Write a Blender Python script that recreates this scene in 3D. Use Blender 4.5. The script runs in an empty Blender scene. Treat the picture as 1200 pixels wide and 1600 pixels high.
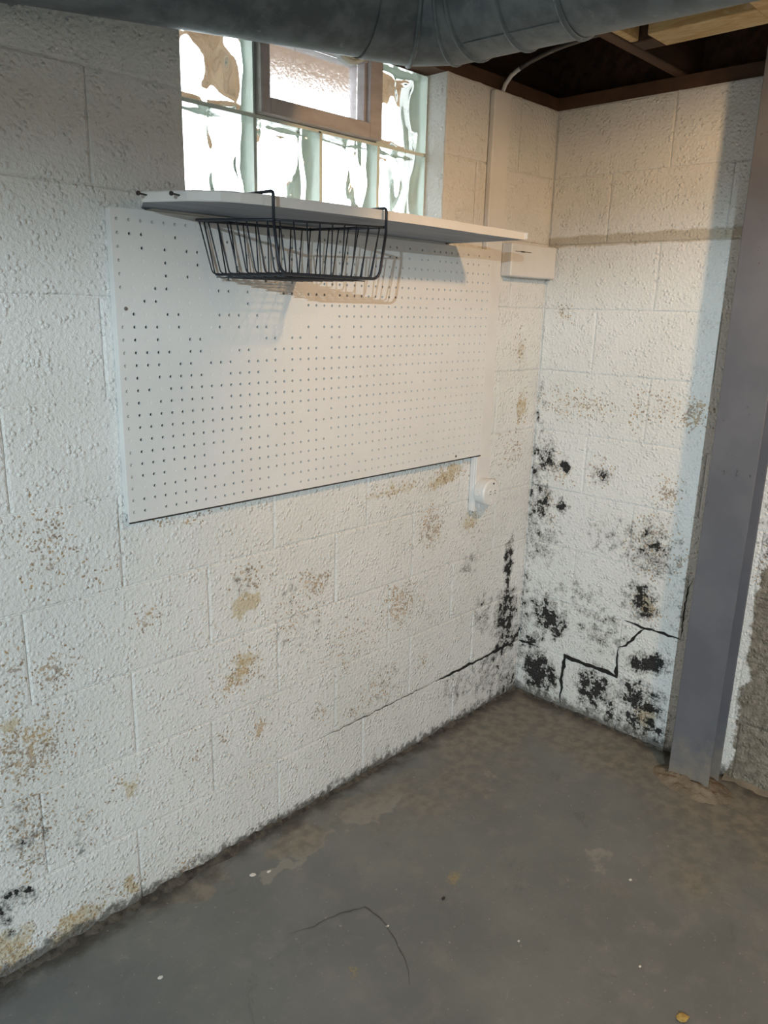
import bpy, bmesh, math, random
from mathutils import Vector, Matrix
random.seed(7)
S = bpy.context.scene
COL = S.collection
PI = math.pi

# ------------------------------------------------------------------ camera
cam_d = bpy.data.cameras.new('camera')
cam = bpy.data.objects.new('camera', cam_d); COL.objects.link(cam)
cr = Vector((0.6959160509, -0.7177010670, 0.0246176462))
cu = Vector((0.1695712802, 0.1975420320, 0.9655168184))
cf = Vector((0.6978154706, 0.6677442056, -0.2591741595))
M = Matrix((cr, cu, -cf)).transposed().to_4x4()
M.translation = Vector((-2.31381, -1.48780, 1.41797))
cam.matrix_world = M
cam_d.sensor_fit = 'VERTICAL'; cam_d.sensor_height = 32; cam_d.sensor_width = 24
cam_d.lens = 23.991; cam_d.clip_start = 0.02
S.camera = cam

# ------------------------------------------------------------------ sky, lamps, exposure
W = bpy.data.worlds.new('sky'); S.world = W; W.use_nodes = True
W.node_tree.nodes['Background'].inputs[0].default_value = (0.88, 0.95, 1.0, 1)
W.node_tree.nodes['Background'].inputs[1].default_value = 8.0
S.view_settings.view_transform = 'Standard'; S.view_settings.look = 'None'
S.view_settings.exposure = 0.0; S.view_settings.gamma = 1.0
S.view_settings.use_curve_mapping = False

def lamp(name, loc, watts, col, r):
    d = bpy.data.lights.new(name, 'POINT'); d.energy = watts; d.color = col; d.shadow_soft_size = r
    o = bpy.data.objects.new(name, d); o.location = loc; COL.objects.link(o); return o
lamp('cool_lamp', (-5.50, -3.80, 2.0925), 800, (0.74, 0.92, 1.0), 0.009)    # distant bulb in a joist bay behind the camera, to the left
lamp('warm_lamp', (-1.56, -2.17, 2.00), 14, (1.0, 0.50, 0.20), 0.045)      # bulb under the joists, right of the camera
lamp('bay_lamp', (-0.85, -1.45, 2.098), 40, (1.0, 0.64, 0.33), 0.04)       # bulb in the bay beyond the round duct, which shades the upper left wall

# ------------------------------------------------------------------ node helpers
class NT:
    def __init__(s, name):
        s.m = bpy.data.materials.new(name); s.m.use_nodes = True
        s.t = s.m.node_tree; s.n = s.t.nodes; s.bsdf = s.n['Principled BSDF']
    def new(s, typ, **kw):
        n = s.n.new(typ)
        for k, v in kw.items(): setattr(n, k, v)
        return n
    def put(s, sock, v):
        if hasattr(v, 'is_linked') or isinstance(v, bpy.types.NodeSocket): s.t.links.new(v, sock)
        elif isinstance(v, (tuple, list)) and sock.type == 'RGBA' and len(v) == 3: sock.default_value = (*v, 1)
        else: sock.default_value = v
    def pos(s): return s.new('ShaderNodeNewGeometry').outputs['Position']
    def noise(s, vec, scale, detail=2.0, rough=0.55, out='Fac', dist=0.0):
        n = s.new('ShaderNodeTexNoise'); s.put(n.inputs['Vector'], vec)
        n.inputs['Scale'].default_value = scale; n.inputs['Detail'].default_value = detail
        n.inputs['Roughness'].default_value = rough; n.inputs['Distortion'].default_value = dist
        return n.outputs[out]
    def voro(s, vec, scale, out='Distance'):
        n = s.new('ShaderNodeTexVoronoi'); s.put(n.inputs['Vector'], vec); n.inputs['Scale'].default_value = scale
        return n.outputs[out]
    def math(s, op, a, b=0.0, c=None):
        n = s.new('ShaderNodeMath', operation=op); s.put(n.inputs[0], a); s.put(n.inputs[1], b)
        if c is not None: s.put(n.inputs[2], c)
        return n.outputs[0]
    def ramp(s, v, a, b, lo=0.0, hi=1.0):
        n = s.new('ShaderNodeMapRange', interpolation_type='SMOOTHSTEP'); s.put(n.inputs[0], v)
        for i, x in enumerate((a, b, lo, hi)): s.put(n.inputs[i + 1], x)
        return n.outputs[0]
    def mix(s, f, a, b):
        n = s.new('ShaderNodeMix', data_type='RGBA'); s.put(n.inputs[0], f); s.put(n.inputs[6], a); s.put(n.inputs[7], b)
        return n.outputs[2]
    def vmath(s, op, a, b=None, scale=None):
        n = s.new('ShaderNodeVectorMath', operation=op); s.put(n.inputs[0], a)
        if b is not None: s.put(n.inputs[1], b)
        if scale is not None: n.inputs['Scale'].default_value = scale
        return n.outputs['Value'] if op == 'LENGTH' else n.outputs[0]
    def mapping(s, vec, scale=(1, 1, 1), rot=(0, 0, 0)):
        n = s.new('ShaderNodeMapping'); s.put(n.inputs['Vector'], vec)
        n.inputs['Scale'].default_value = scale; n.inputs['Rotation'].default_value = rot
        return n.outputs[0]
    def sep(s, vec):
        n = s.new('ShaderNodeSeparateXYZ'); s.put(n.inputs[0], vec); return n.outputs
    def blobs(s, vec, lst, plane):          # union of soft ellipses: (u, v, ru, rv, strength, turn)
        # each ellipse takes the running maximum in on its unused axis, so the shader evaluates them one after another
        acc = None; ax = s.sep(vec)
        for u, v, ru, rv, st, rot in lst:
            n = s.new('ShaderNodeMapping', vector_type='TEXTURE')
            cmb = s.new('ShaderNodeCombineXYZ')
            for i, c in enumerate('xyz'):
                if c in plane: s.put(cmb.inputs[i], ax[i])
                elif acc is not None: s.put(cmb.inputs[i], acc)
            s.put(n.inputs['Vector'], cmb.outputs[0])
            if plane == 'xz': loc, ro, sc = (u, 0, v), (0, -rot, 0), (ru, 1e4, rv)
            elif plane == 'yz': loc, ro, sc = (0, u, v), (rot, 0, 0), (1e4, ru, rv)
            else: loc, ro, sc = (u, v, 0), (0, 0, rot), (ru, rv, 1e4)
            n.inputs['Location'].default_value = loc; n.inputs['Rotation'].default_value = ro; n.inputs['Scale'].default_value = sc
            d = s.vmath('LENGTH', n.outputs[0])
            r = s.ramp(d, 0.25, 1.35, st, 0.0)
            acc = r if acc is None else s.math('MAXIMUM', acc, r)
        return acc
    def bump(s, h, dist, strength=1.0):
        n = s.new('ShaderNodeBump'); s.put(n.inputs['Height'], h); n.inputs['Distance'].default_value = dist
        n.inputs['Strength'].default_value = strength
        s.t.links.new(n.outputs[0], s.bsdf.inputs['Normal'])
    def set(s, **kw):
        for k, v in kw.items(): s.put(s.bsdf.inputs[k.replace('_', ' ')], v)
        return s.m

# ------------------------------------------------------------------ stains, in wall coordinates (metres)
LO = [(-1.73,.945,.069,.113,.85,0),(-1.63,.868,.064,.048,.6,0),(-1.52,.728,.045,.031,.9,0),(-1.238,.751,.085,.054,.85,0),(-1.274,.5,.112,.065,.95,.5),(-1.734,.675,.063,.052,1,0),(-1.816,.696,.038,.093,.85,0),(-1.802,.51,.122,.124,1,0),(-1.016,.687,.085,.06,1,0),(-.677,.53,.101,.098,1,.5),(-.54,.75,.089,.092,1,.4),(-.326,.731,.081,.073,.7,0),(-1.218,.325,.038,.043,1.05,0),(-1.328,.34,.022,.025,.9,0),(-.767,.269,.125,.089,.75,0),(-.876,.241,.068,.03,.8,0),(-1.003,.285,.045,.057,.7,0),(-1.414,.322,.037,.028,.8,0),(-.559,.297,.033,.048,.85,0),(-.473,.915,.154,.052,.85,0),(-.707,.905,.175,.031,.6,0),(-1.394,.945,.135,.021,.75,0),(-.09,1.087,.062,.087,.85,0),(-.127,1.291,.056,.067,.75,0),(-.13,.947,.115,.088,.75,0),(-1.813,.323,.081,.156,.9,0),(-1.705,.266,.055,.081,.65,0),(-1.738,.045,.131,.058,.9,.4),(-1.878,.053,.065,.082,.95,0),(-1.595,.053,.048,.037,.95,0),(-1.455,.033,.083,.039,.85,0),(-1.609,.334,.042,.045,.6,0),(-1.095,.616,.126,.084,.7,0),(-.893,.479,.178,.116,.55,0),(-2.05,.35,.1,.2,.9,0),(-2.15,.8,.1,.12,.8,0)]
LT = [(-1.25,.686,.067,.043,1,.5),(-1.833,.582,.022,.035,1,0),(-1.586,.319,.036,.038,.8,0),(-1.264,.523,.09,.045,.85,.5),(-.488,.907,.131,.038,.9,.3),(-.344,.735,.072,.057,.8,0),(-1.738,.045,.115,.046,.9,.35),(-1.877,.069,.065,.072,.9,0),(-1.603,.058,.033,.028,1,0),(-.707,.899,.153,.022,.75,0),(-.116,1.291,.039,.048,.75,0),(-.091,1.098,.04,.066,.85,0),(-1.52,.728,.025,.017,.7,0),(-1.794,.522,.087,.083,.6,0)]
LB = [(-.099,.335,.095,.165,.95,0),(-.102,.534,.033,.129,1.05,0),(-.066,.223,.246,.05,.9,.3),(-.156,.123,.213,.108,.6,0),(-.025,.045,.153,.078,.8,0),(-.331,.586,.082,.067,.5,0),(-1.819,.327,.058,.129,.52,0),(-1.874,.166,.031,.088,.78,0),(-1.839,.181,.023,.053,.78,.7),(-1.248,.753,.067,.048,.42,0),(-1.051,.547,.118,.098,.3,0),(-1.106,.683,.05,.062,.3,0),(-.739,.281,.12,.087,.36,0),(-.759,.019,.102,.048,.45,0),(-.239,.375,.088,.115,.55,0),(-.346,.139,.171,.088,.5,0),(-1.707,.249,.055,.067,.38,0),(-.569,.468,.109,.103,.3,0),(-1.139,.556,.074,.063,.28,0)]
BO = [(-.103,.879,.093,.072,.85,0),(-.274,.892,.064,.059,.75,0),(-.508,.874,.056,.07,1,0),(-.557,1.121,.058,.061,1.05,0),(-.155,1.114,.18,.064,.8,0),(-.384,1.117,.039,.078,.75,0),(-.076,.746,.048,.069,.85,0),(-.477,.698,.107,.126,.9,0),(-.481,.478,.064,.065,1,0),(-.526,.102,.05,.069,1,0),(-.078,1.398,.045,.047,.9,0),(-.571,.657,.046,.038,.9,0),(-.466,1.13,.093,.054,.75,0),(-.823,1.194,.052,.247,.7,0),(-.826,.677,.04,.133,.7,0)]
BT = [(-.48,.489,.045,.055,1,0),(-.527,.097,.045,.069,1,0),(-.557,1.121,.031,.031,.7,0),(-.078,1.398,.028,.033,.6,0),(-.499,.862,.033,.042,.6,0),(-.203,1.112,.081,.034,.65,0)]
BB = [(-.061,.911,.077,.083,.85,0),(-.139,.9,.023,.036,1.1,0),(-.274,.892,.059,.054,.7,0),(-.058,.743,.054,.091,.9,0),(-.135,.758,.029,.031,.9,0),(-.076,.603,.091,.109,.65,0),(-.48,.677,.112,.126,.72,0),(-.462,.495,.075,.091,.92,0),(-.134,.323,.085,.079,1.08,0),(-.086,.346,.074,.096,.8,0),(-.087,.114,.088,.112,1.12,0),(-.15,.098,.043,.087,1,0),(-.319,.124,.09,.111,1.0,0),(-.388,.064,.049,.094,.8,0),(-.509,.285,.095,.052,1.15,-.45),(-.498,.146,.127,.09,.95,0),(-.508,.065,.122,.07,.92,0),(-.573,.056,.049,.058,.9,0),(-.333,.35,.125,.107,.62,0),(-.222,.448,.172,.081,.5,0),(-.017,.806,.031,.454,.7,0),(-.005,.309,.045,.319,.7,0),(-.343,.689,.157,.1,.45,0),(-.586,.509,.047,.146,.45,0),(-.835,.867,.044,.344,.75,0),(-.055,.221,.063,.047,.9,0)]

def wall_paint(name, plane, O, T, B):
    s = NT(name); P = s.pos(); xyz = s.sep(P); z = xyz[2]
    w = s.noise(P, 26, 2, out='Color'); w = s.vmath('SUBTRACT', w, (.5, .5, .5)); w = s.vmath('SCALE', w, scale=.07)
    Q = s.vmath('ADD', P, w)
    big = s.noise(P, 3.0, 3); fine = s.noise(P, 150, 2); mid = s.noise(P, 62, 3); cl = s.noise(P, 40, 5, .65)
    jig = s.vmath('ADD', P, s.vmath('SCALE', s.vmath('SUBTRACT', s.noise(P, 85, 2, out='Color'), (.5, .5, .5)), scale=.012))
    cell = s.voro(jig, 120); cellc = s.sep(s.voro(jig, 120, 'Color'))[0]
    # paint: slightly uneven white
    col = s.mix(s.ramp(big, .35, .7), (.79, .785, .77), (.73, .725, .70))
    # lower wall: worn pinholes showing through everywhere
    low = s.ramp(z, 1.0, .35)
    pin = s.math('MULTIPLY', s.ramp(s.math('ADD', fine, s.math('MULTIPLY', s.math('SUBTRACT', cl, .5), .5)), .615 if plane == 'yz' else .63, .71), s.math('MULTIPLY', low, .7))
    col = s.mix(pin, col, (.28, .25, .20))
    # tan bare patches
    t = s.blobs(Q, T, plane); tv = s.ramp(s.math('ADD', s.math('ADD', s.math('MULTIPLY', cl, .6), s.math('MULTIPLY', fine, .4)), s.math('MULTIPLY', t, .58)), .80, 1.02)
    col = s.mix(s.math('MULTIPLY', tv, .72), col, (.54, .44, .26))
    # ochre flakes: round chips of several sizes where the paint has popped off
    o = s.blobs(Q, O, plane)
    dens = s.math('MULTIPLY', o, s.ramp(cl, .25, .6))
    chip = s.math('MULTIPLY', s.ramp(cell, .42, .26), s.ramp(s.math('SUBTRACT', s.math('MULTIPLY', dens, 1.0), cellc), .03, .12))
    fleck = s.ramp(s.math('ADD', s.math('ADD', s.math('MULTIPLY', mid, .55), s.math('MULTIPLY', fine, .45)), s.math('MULTIPLY', s.math('SUBTRACT', o, 1.0), .30)), .475, .54)
    och = s.math('MAXIMUM', s.math('MULTIPLY', chip, .9), s.math('MULTIPLY', fleck, .7))
    tone = s.noise(P, 21, 2)
    ocol = s.mix(s.ramp(tone, .35, .65), (.46, .28, .10), (.20, .115, .05))
    col = s.mix(s.math('MULTIPLY', och, .9), col, ocol)
    # black mould
    b = s.blobs(Q, B, plane)
    mv = s.math('ADD', s.math('ADD', s.math('MULTIPLY', s.noise(P, 34, 5, .62), .86), s.math('MULTIPLY', fine, .14)), s.math('MULTIPLY', s.math('SUBTRACT', b, 1.0), .36))
    mould = s.ramp(mv, .435, .485)
    haze = s.math('MULTIPLY', s.ramp(mv, .25, .45), s.ramp(fine, .38, .58, .30, .80))
    col = s.mix(haze, col, (.14, .135, .125))
    col = s.mix(s.math('MULTIPLY', mould, .93), col, (.013, .0125, .013))
    # grime line at the foot of the wall
    gz = s.math('ADD', z, s.math('MULTIPLY', s.math('SUBTRACT', cl, .5), .11))
    if plane == 'xz': gz = s.math('ADD', gz, s.math('MULTIPLY', s.ramp(xyz[0], -1.3, -1.9), -.012))
    g = s.ramp(gz, .052 if plane == 'yz' else .038, .010)
    col = s.mix(s.math('MULTIPLY', g, .85), col, (.075, .068, .058))
    if plane == 'yz':
        y = xyz[1]
        # unpainted band along the ledge of the second course
        zz = s.math('ADD', z, s.math('MULTIPLY', s.math('SUBTRACT', s.noise(P, 18, 3), .5), .02))
        zc = s.math('ADD', 1.633, s.math('MULTIPLY', y, -.012))
        band = s.ramp(s.math('ABSOLUTE', s.math('SUBTRACT', zz, zc)), .021, .012)
        col = s.mix(s.math('MULTIPLY', band, .65), col, (.40, .33, .22))
        # bare block past the post
        yy = s.math('ADD', y, s.math('MULTIPLY', s.math('SUBTRACT', s.noise(P, 9, 5, .65), .5), .11))
        bare = s.math('MULTIPLY', s.ramp(yy, -.806, -.818), s.ramp(s.math('ADD', z, s.math('MULTIPLY', s.math('SUBTRACT', s.noise(P, 5, 5, .7), .5), .6)), .76, .74))
        conc = s.mix(s.ramp(cl, .35, .65), (.29, .255, .205), (.155, .135, .105))
        col = s.mix(bare, col, conc)
    h = s.math('ADD', s.math('MULTIPLY', s.noise(P, 112, 3, .6), 1.0), s.math('MULTIPLY', s.ramp(s.voro(P, 95), .55, .15), s.ramp(s.noise(P, 22, 3), .40, .60, .05, .50)))
    s.bump(h, .0042, .95)
    return s.set(Base_Color=col, Roughness=s.ramp(s.math('MAXIMUM', och, mould), 0, 1, .42, .85), Specular_IOR_Level=s.ramp(mould, 0, 1, .45, .06))

M_LEFT = wall_paint('painted_block_left', 'xz', LO, LT, LB)
M_BACK = wall_paint('painted_block_back', 'yz', BO, BT, BB)

def simple(name, col, rough=.5, metal=0.0, col2=None, scale=8, bump=0.0, bscale=120, stretch=(1, 1, 1)):
    s = NT(name); P = s.mapping(s.pos(), stretch)
    c = col if col2 is None else s.mix(s.ramp(s.noise(P, scale, 4), .35, .65), col, col2)
    if bump: s.bump(s.noise(P, bscale, 3), bump, .7)
    return s.set(Base_Color=c, Roughness=rough, Metallic=metal)

M_PLAIN = simple('bare_grey_block', (.27, .21, .15), .8, col2=(.21, .165, .12), scale=3, bump=.003)
M_TRIM = simple('white_trim_paint', (.77, .755, .735), .42, col2=(.72, .70, .68), scale=9, bump=.0006, bscale=70)
M_PEG = simple('white_pegboard_paint', (.77, .76, .745), .38, col2=(.745, .735, .72), scale=6, bump=.0004, bscale=160)
M_OLDWOOD = simple('old_brown_joist_wood', (.105, .048, .024), .75, col2=(.055, .026, .014), scale=9, bump=.001, stretch=(.35, 4, 4))
M_PLATE = simple('old_brown_plate_wood', (.12, .058, .030), .75, col2=(.07, .034, .018), scale=7, bump=.001)
M_SUB = simple('dark_subfloor', (.05, .03, .02), .85, col2=(.03, .02, .012), scale=5)
M_WIRE = simple('black_wire', (.03, .034, .045), .42, .3)
M_NAIL = simple('dark_nail_steel', (.06, .05, .05), .5, .6)
M_DARK = simple('black_gap', (.012, .011, .010), .9)
M_SLOT = simple('slot_grey', (.16, .14, .125), .8)
M_CABLE = simple('grey_cable_jacket', (.11, .10, .095), .5)
M_EDGE = simple('dark_edge_strip', (.045, .038, .034), .9)  # near-black strip under the pegboard's bottom edge
M_HAIR = simple('floor_crack_grey', (.075, .073, .068), .9)
M_SOIL = simple('dark_dirt', (.10, .088, .07), .95, col2=(.035, .03, .026), scale=40, bump=.006, bscale=90)
M_MOUND = simple('tan_silt', (.24, .195, .14), .95, col2=(.15, .125, .095), scale=14, bump=.003, bscale=150)
M_GROUND = simple('pale_paving', (.21, .21, .20), .9, col2=(.15, .15, .14), scale=2)
M_DECK = simple('brown_deck_boards', (.42, .25, .13), .7, col2=(.30, .17, .085), scale=6, stretch=(.4, 3, 3))
M_FRAME = simple('taupe_window_wood', (.56, .51, .50), .6, col2=(.48, .43, .42), scale=12, bump=.0008, stretch=(1, 1, 4))
M_MORTAR = simple('pale_glass_block_mortar', (.72, .78, .73), .6, col2=(.62, .68, .63), scale=30)
M_UNDER = simple('grey_shelf_underside', (.30, .32, .36), .7, col2=(.24, .26, .30), scale=10, stretch=(.4, 3, 3))  # downward face of the shelf, darker grey than its other faces
M_COAT = simple('pale_green_block_edge', (.88, .95, .88), .7, col2=(.82, .91, .83), scale=25)
M_CHIPW = simple('white_paint_flake', (.75, .74, .70), .7)
M_CHIPY = simple('ochre_crumb', (.52, .38, .12), .85, col2=(.40, .27, .08), scale=60, bump=.003)
M_CHIPB = simple('black_pebble_stone', (.02, .02, .02), .7)

def new_pine():
    s = NT('new_pine'); P = s.pos()
    g = s.noise(s.mapping(P, (9, 2.2, 14)), 5, 4, .6, dist=1.2)
    return s.set(Base_Color=s.mix(s.ramp(g, .35, .65), (.62, .46, .24), (.48, .30, .12)), Roughness=.6)
M_PINE = new_pine()

def galvanised():
    s = NT('galvanised_sheet'); P = s.pos()
    n = s.noise(P, 24, 5, .6)
    c = s.mix(s.ramp(n, .36, .66), (.125, .145, .158), (.215, .24, .25))
    c = s.mix(s.ramp(s.noise(P, 55, 3), .64, .76, 0, .6), c, (.30, .31, .31))
    s.bump(s.noise(P, 9, 2), .004, .4)
    return s.set(Base_Color=c, Metallic=.5, Roughness=s.ramp(n, .3, .7, .45, .62))
M_GALV = galvanised()

def post_paint():
    s = NT('grey_blue_post_paint'); P = s.pos(); z = s.sep(P)[2]
    c = s.mix(s.ramp(s.noise(P, 6, 3), .35, .65), (.112, .115, .135), (.135, .137, .155))
    dust = s.math('MULTIPLY', s.ramp(s.math('ADD', z, s.math('MULTIPLY', s.noise(P, 22, 5, .7), .34)), .36, .14), .75)
    c = s.mix(dust, c, (.27, .235, .18))
    r = s.ramp(s.math('ADD', s.noise(s.mapping(P, (1, 1, .6)), 38, 5, .7), s.math('MULTIPLY', s.noise(P, 4, 1), .25)), .80, .84)
    c = s.mix(s.math('MULTIPLY', r, .85), c, (.045, .028, .02))
    s.bump(s.noise(P, 110, 2), .0006, .5)
    return s.set(Base_Color=c, Roughness=.5)
M_POST = post_paint()

def floor_paint():
    s = NT('grey_painted_concrete'); P = s.pos(); xyz = s.sep(P)
    w = s.noise(P, 9, 3, out='Color'); w = s.vmath('SCALE', s.vmath('SUBTRACT', w, (.5, .5, .5)), scale=.16)
    Q = s.vmath('ADD', P, w)
    big = s.noise(P, 2.2, 5, .6); mid = s.noise(P, 14, 5, .65); fine = s.noise(P, 160, 2)
    c = s.mix(s.ramp(big, .35, .65), (.142, .153, .153), (.186, .194, .188))
    c = s.mix(s.ramp(mid, .48, .70, 0, .5), c, (.235, .232, .215))
    film = s.blobs(Q, [(-1.16,-.12,.13,.07,1,0),(-.93,-.13,.14,.055,1,0),(-1.30,-.14,.09,.03,.9,0),(-.60,-.30,.2,.12,.6,0),(-.62,-.72,.12,.08,.7,0)], 'xy')
    c = s.mix(s.ramp(s.math('ADD', film, s.math('MULTIPLY', s.math('SUBTRACT', mid, .5), 1.6)), .62, .80, 0, .6), c, (.30, .29, .255))
    drk = s.noise(s.mapping(P, (1, 1, 1), (0, 0, .9)), 5.5, 5, .7, dist=1.2)
    c = s.mix(s.ramp(drk, .60, .72, 0, .5), c, (.095, .10, .098))
    # silt carried in along the walls and round the post
    silt = s.blobs(Q, [(-.25,-.10,.42,.20,1,0),(-.10,-.45,.22,.5,1,0),(-.12,-.95,.30,.55,1.05,0),(-.9,-.10,.30,.07,.75,0),(-1.17,-.10,.13,.06,1.0,0),(-1.47,-.05,.16,.035,1,0),(-.6,-.22,.5,.2,.6,0),(-.42,-.9,.3,.18,.6,0),(-.75,-.80,.12,.06,.45,0)], 'xy')
    sv = s.ramp(s.math('ADD', silt, s.math('MULTIPLY', s.math('SUBTRACT', s.noise(P, 6, 4, .6), .5), 1.3)), .15, 1.0)
    c = s.mix(s.math('MULTIPLY', sv, .82), c, s.mix(s.ramp(s.noise(P, 30, 4), .35, .65), (.25, .222, .175), (.155, .143, .118)))
    # dark damp edge along both walls
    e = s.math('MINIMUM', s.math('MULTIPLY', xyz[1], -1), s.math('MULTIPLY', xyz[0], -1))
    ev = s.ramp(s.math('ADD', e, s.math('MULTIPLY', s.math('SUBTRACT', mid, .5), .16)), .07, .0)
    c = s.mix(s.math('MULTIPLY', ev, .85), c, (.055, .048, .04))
    # yellow spills
    yl = s.blobs(Q, [(-.681,-.395,.07,.05,.8,0),(-.971,-.491,.06,.05,1,0),(-1.326,-.467,.05,.035,.75,0),(-1.343,-.492,.028,.026,1.05,0),(-1.059,-.272,.07,.05,.55,0)], 'xy')
    yv = s.ramp(s.math('ADD', s.math('ADD', s.math('MULTIPLY', mid, .5), s.math('MULTIPLY', fine, .5)), s.math('MULTIPLY', s.math('SUBTRACT', yl, 1), .45)), .44, .60)
    c = s.mix(s.math('MULTIPLY', yv, .7), c, (.34, .26, .10))
    # scuffs and pale flecks
    sc = s.noise(s.mapping(Q, (3, 34, 1), (0, 0, .5)), 2.3, 5, .7); sc2 = s.noise(s.mapping(Q, (30, 4, 1), (0, 0, .25)), 2.1, 5, .7)
    area = s.ramp(s.noise(P, 2.6, 2), .38, .6)
    scv = s.math('MULTIPLY', s.math('MAXIMUM', s.ramp(sc, .62, .74), s.ramp(sc2, .63, .75)), s.math('MULTIPLY', area, .75))
    fl = s.ramp(s.noise(P, 90, 2), .685, .73)
    c = s.mix(s.math('MULTIPLY', s.math('MAXIMUM', scv, fl), .55), c, (.36, .345, .31))
    s.bump(s.math('ADD', s.math('MULTIPLY', mid, .8), s.math('MULTIPLY', fine, .2)), .0025, .5)
    return s.set(Base_Color=c, Roughness=s.ramp(mid, .3, .7, .5, .72))
M_FLOOR = floor_paint()

def glass(name, tint, rough, wave, dist):
    s = NT(name); P = s.pos()
    h = s.noise(s.mapping(P, (1, 1, .45), (0, .6, 0)), wave, 1.0, .4, dist=.5)
    s.bump(h, dist, 1.0)
    return s.set(Base_Color=tint, Roughness=rough, IOR=1.45, Transmission_Weight=1.0)
M_GLASS = glass('pressed_wavy_glass', (.95, .99, .965), .04, 11, .045)
def vent_glass():
    s = NT('dusty_vent_glass'); P = s.pos()
    s.bump(s.noise(P, 60, 3), .004, .4)
    d = s.ramp(s.noise(P, 45, 5, .7), .60, .68)
    return s.set(Base_Color=s.mix(s.math('MULTIPLY', d, .6), (.97, .98, 1), (.35, .33, .3)), Roughness=.22, IOR=1.3, Transmission_Weight=1.0)
M_VENT = vent_glass()

# ------------------------------------------------------------------ mesh helpers
def link(name, bm, mat, parent=None, smooth=False, kind=None):
    me = bpy.data.meshes.new(name)
    bmesh.ops.recalc_face_normals(bm, faces=bm.faces[:])
    bm.to_mesh(me); bm.free()
    if smooth:
        for f in me.polygons: f.use_smooth = True
    me.materials.append(mat)
    o = bpy.data.objects.new(name, me); COL.objects.link(o)
    if parent: o.parent = parent; o.matrix_parent_inverse = parent.matrix_world.inverted()
    if kind: o['kind'] = kind
    return o
def tag(o, label, cat, group=None):
    o['label'] = label; o['category'] = cat
    if group: o['group'] = group
    return o
def empty(name, loc=(0, 0, 0)):
    o = bpy.data.objects.new(name, None); o.location = loc; COL.objects.link(o)
    o.empty_display_size = .05; bpy.context.view_layer.update(); return o
def box(bm, x0, x1, y0, y1, z0, z1, bev=0.0):
    t = bmesh.ops.create_cube(bm, size=1.0)
    vs = t['verts']
    for v in vs:
        v.co = Vector((x0 + (v.co.x + .5) * (x1 - x0), y0 + (v.co.y + .5) * (y1 - y0), z0 + (v.co.z + .5) * (z1 - z0)))
    if bev:
        es = list({e for v in vs for e in v.link_edges})
        bmesh.ops.bevel(bm, geom=es, offset=bev, segments=1, affect='EDGES')
def bx(name, mat, parent, x0, x1, y0, y1, z0, z1, bev=0.0, kind=None):
    bm = bmesh.new(); box(bm, x0, x1, y0, y1, z0, z1, bev); return link(name, bm, mat, parent, kind=kind)
def round_path(pts, r, n=4):
    out = [Vector(pts[0])]
    for i in range(1, len(pts) - 1):
        p = Vector(pts[i]); a = (Vector(pts[i - 1]) - p); b = (Vector(pts[i + 1]) - p)
        k = min(r, a.length * .45, b.length * .45); A = p + a.normalized() * k; B = p + b.normalized() * k
        for j in range(n + 1):
            t = j / n; out.append(A * (1 - t) ** 2 + p * 2 * t * (1 - t) + B * t * t)
    out.append(Vector(pts[-1])); return out
def tube(bm, pts, r, seg=8, closed=False):
    P = [Vector(p) for p in pts]; n = len(P); rings = []; ref = None
    for i in range(n):
        a = P[i - 1] if (i > 0 or closed) else P[i]; b = P[(i + 1) % n] if (i < n - 1 or closed) else P[i]
        d = (b - a).normalized()
        if ref is None: ref = d.orthogonal().normalized()
        ref = (ref - d * ref.dot(d)).normalized(); q = d.cross(ref)
        rr = r[i] if isinstance(r, (list, tuple)) else r
        rings.append([bm.verts.new(P[i] + (ref * math.cos(2 * PI * k / seg) + q * math.sin(2 * PI * k / seg)) * rr) for k in range(seg)])
    m = n if closed else n - 1
    for i in range(m):
        A, B = rings[i], rings[(i + 1) % n]
        for k in range(seg): bm.faces.new((A[k], A[(k + 1) % seg], B[(k + 1) % seg], B[k]))
    if not closed: bm.faces.new(rings[0][::-1]); bm.faces.new(rings[-1])
def prism(bm, poly, z0, z1):
    a = [bm.verts.new((x, y, z0)) for x, y in poly]; b = [bm.verts.new((x, y, z1)) for x, y in poly]
    bm.faces.new(a[::-1]); bm.faces.new(b); n = len(poly)
    for i in range(n): bm.faces.new((a[i], a[(i + 1) % n], b[(i + 1) % n], b[i]))

# ------------------------------------------------------------------ room shell
XL, YF = -7.4, -6.2          # far ends of the basement
C = .2032                    # one block course
TOP = 2.032
bx('floor', M_FLOOR, None, XL, .2, YF, .2, -.12, 0, kind='structure')

def core(name, mat, boxes):
    bm = bmesh.new()
    for b in boxes: box(bm, *b)
    return link(name, bm, mat, kind='structure')
WX0, WX1, WZ = -1.376, -.553, 8 * C        # window opening
DEP = .0035
wl = core('wall_left', M_LEFT, [(XL, WX0, DEP, .2, 0, TOP), (WX1, .2, DEP, .2, 0, TOP), (WX0, WX1, DEP, .2, 0, WZ)])
wb = core('wall_back', M_BACK, [(DEP, .2, YF, DEP, 0, TOP)])
bx('wall_front', M_PLAIN, None, XL, .2, YF - .15, YF, 0, 2.33, kind='structure')
bx('wall_right', M_PLAIN, None, XL - .15, XL, YF, .2, 0, 2.33, kind='structure')

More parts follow.
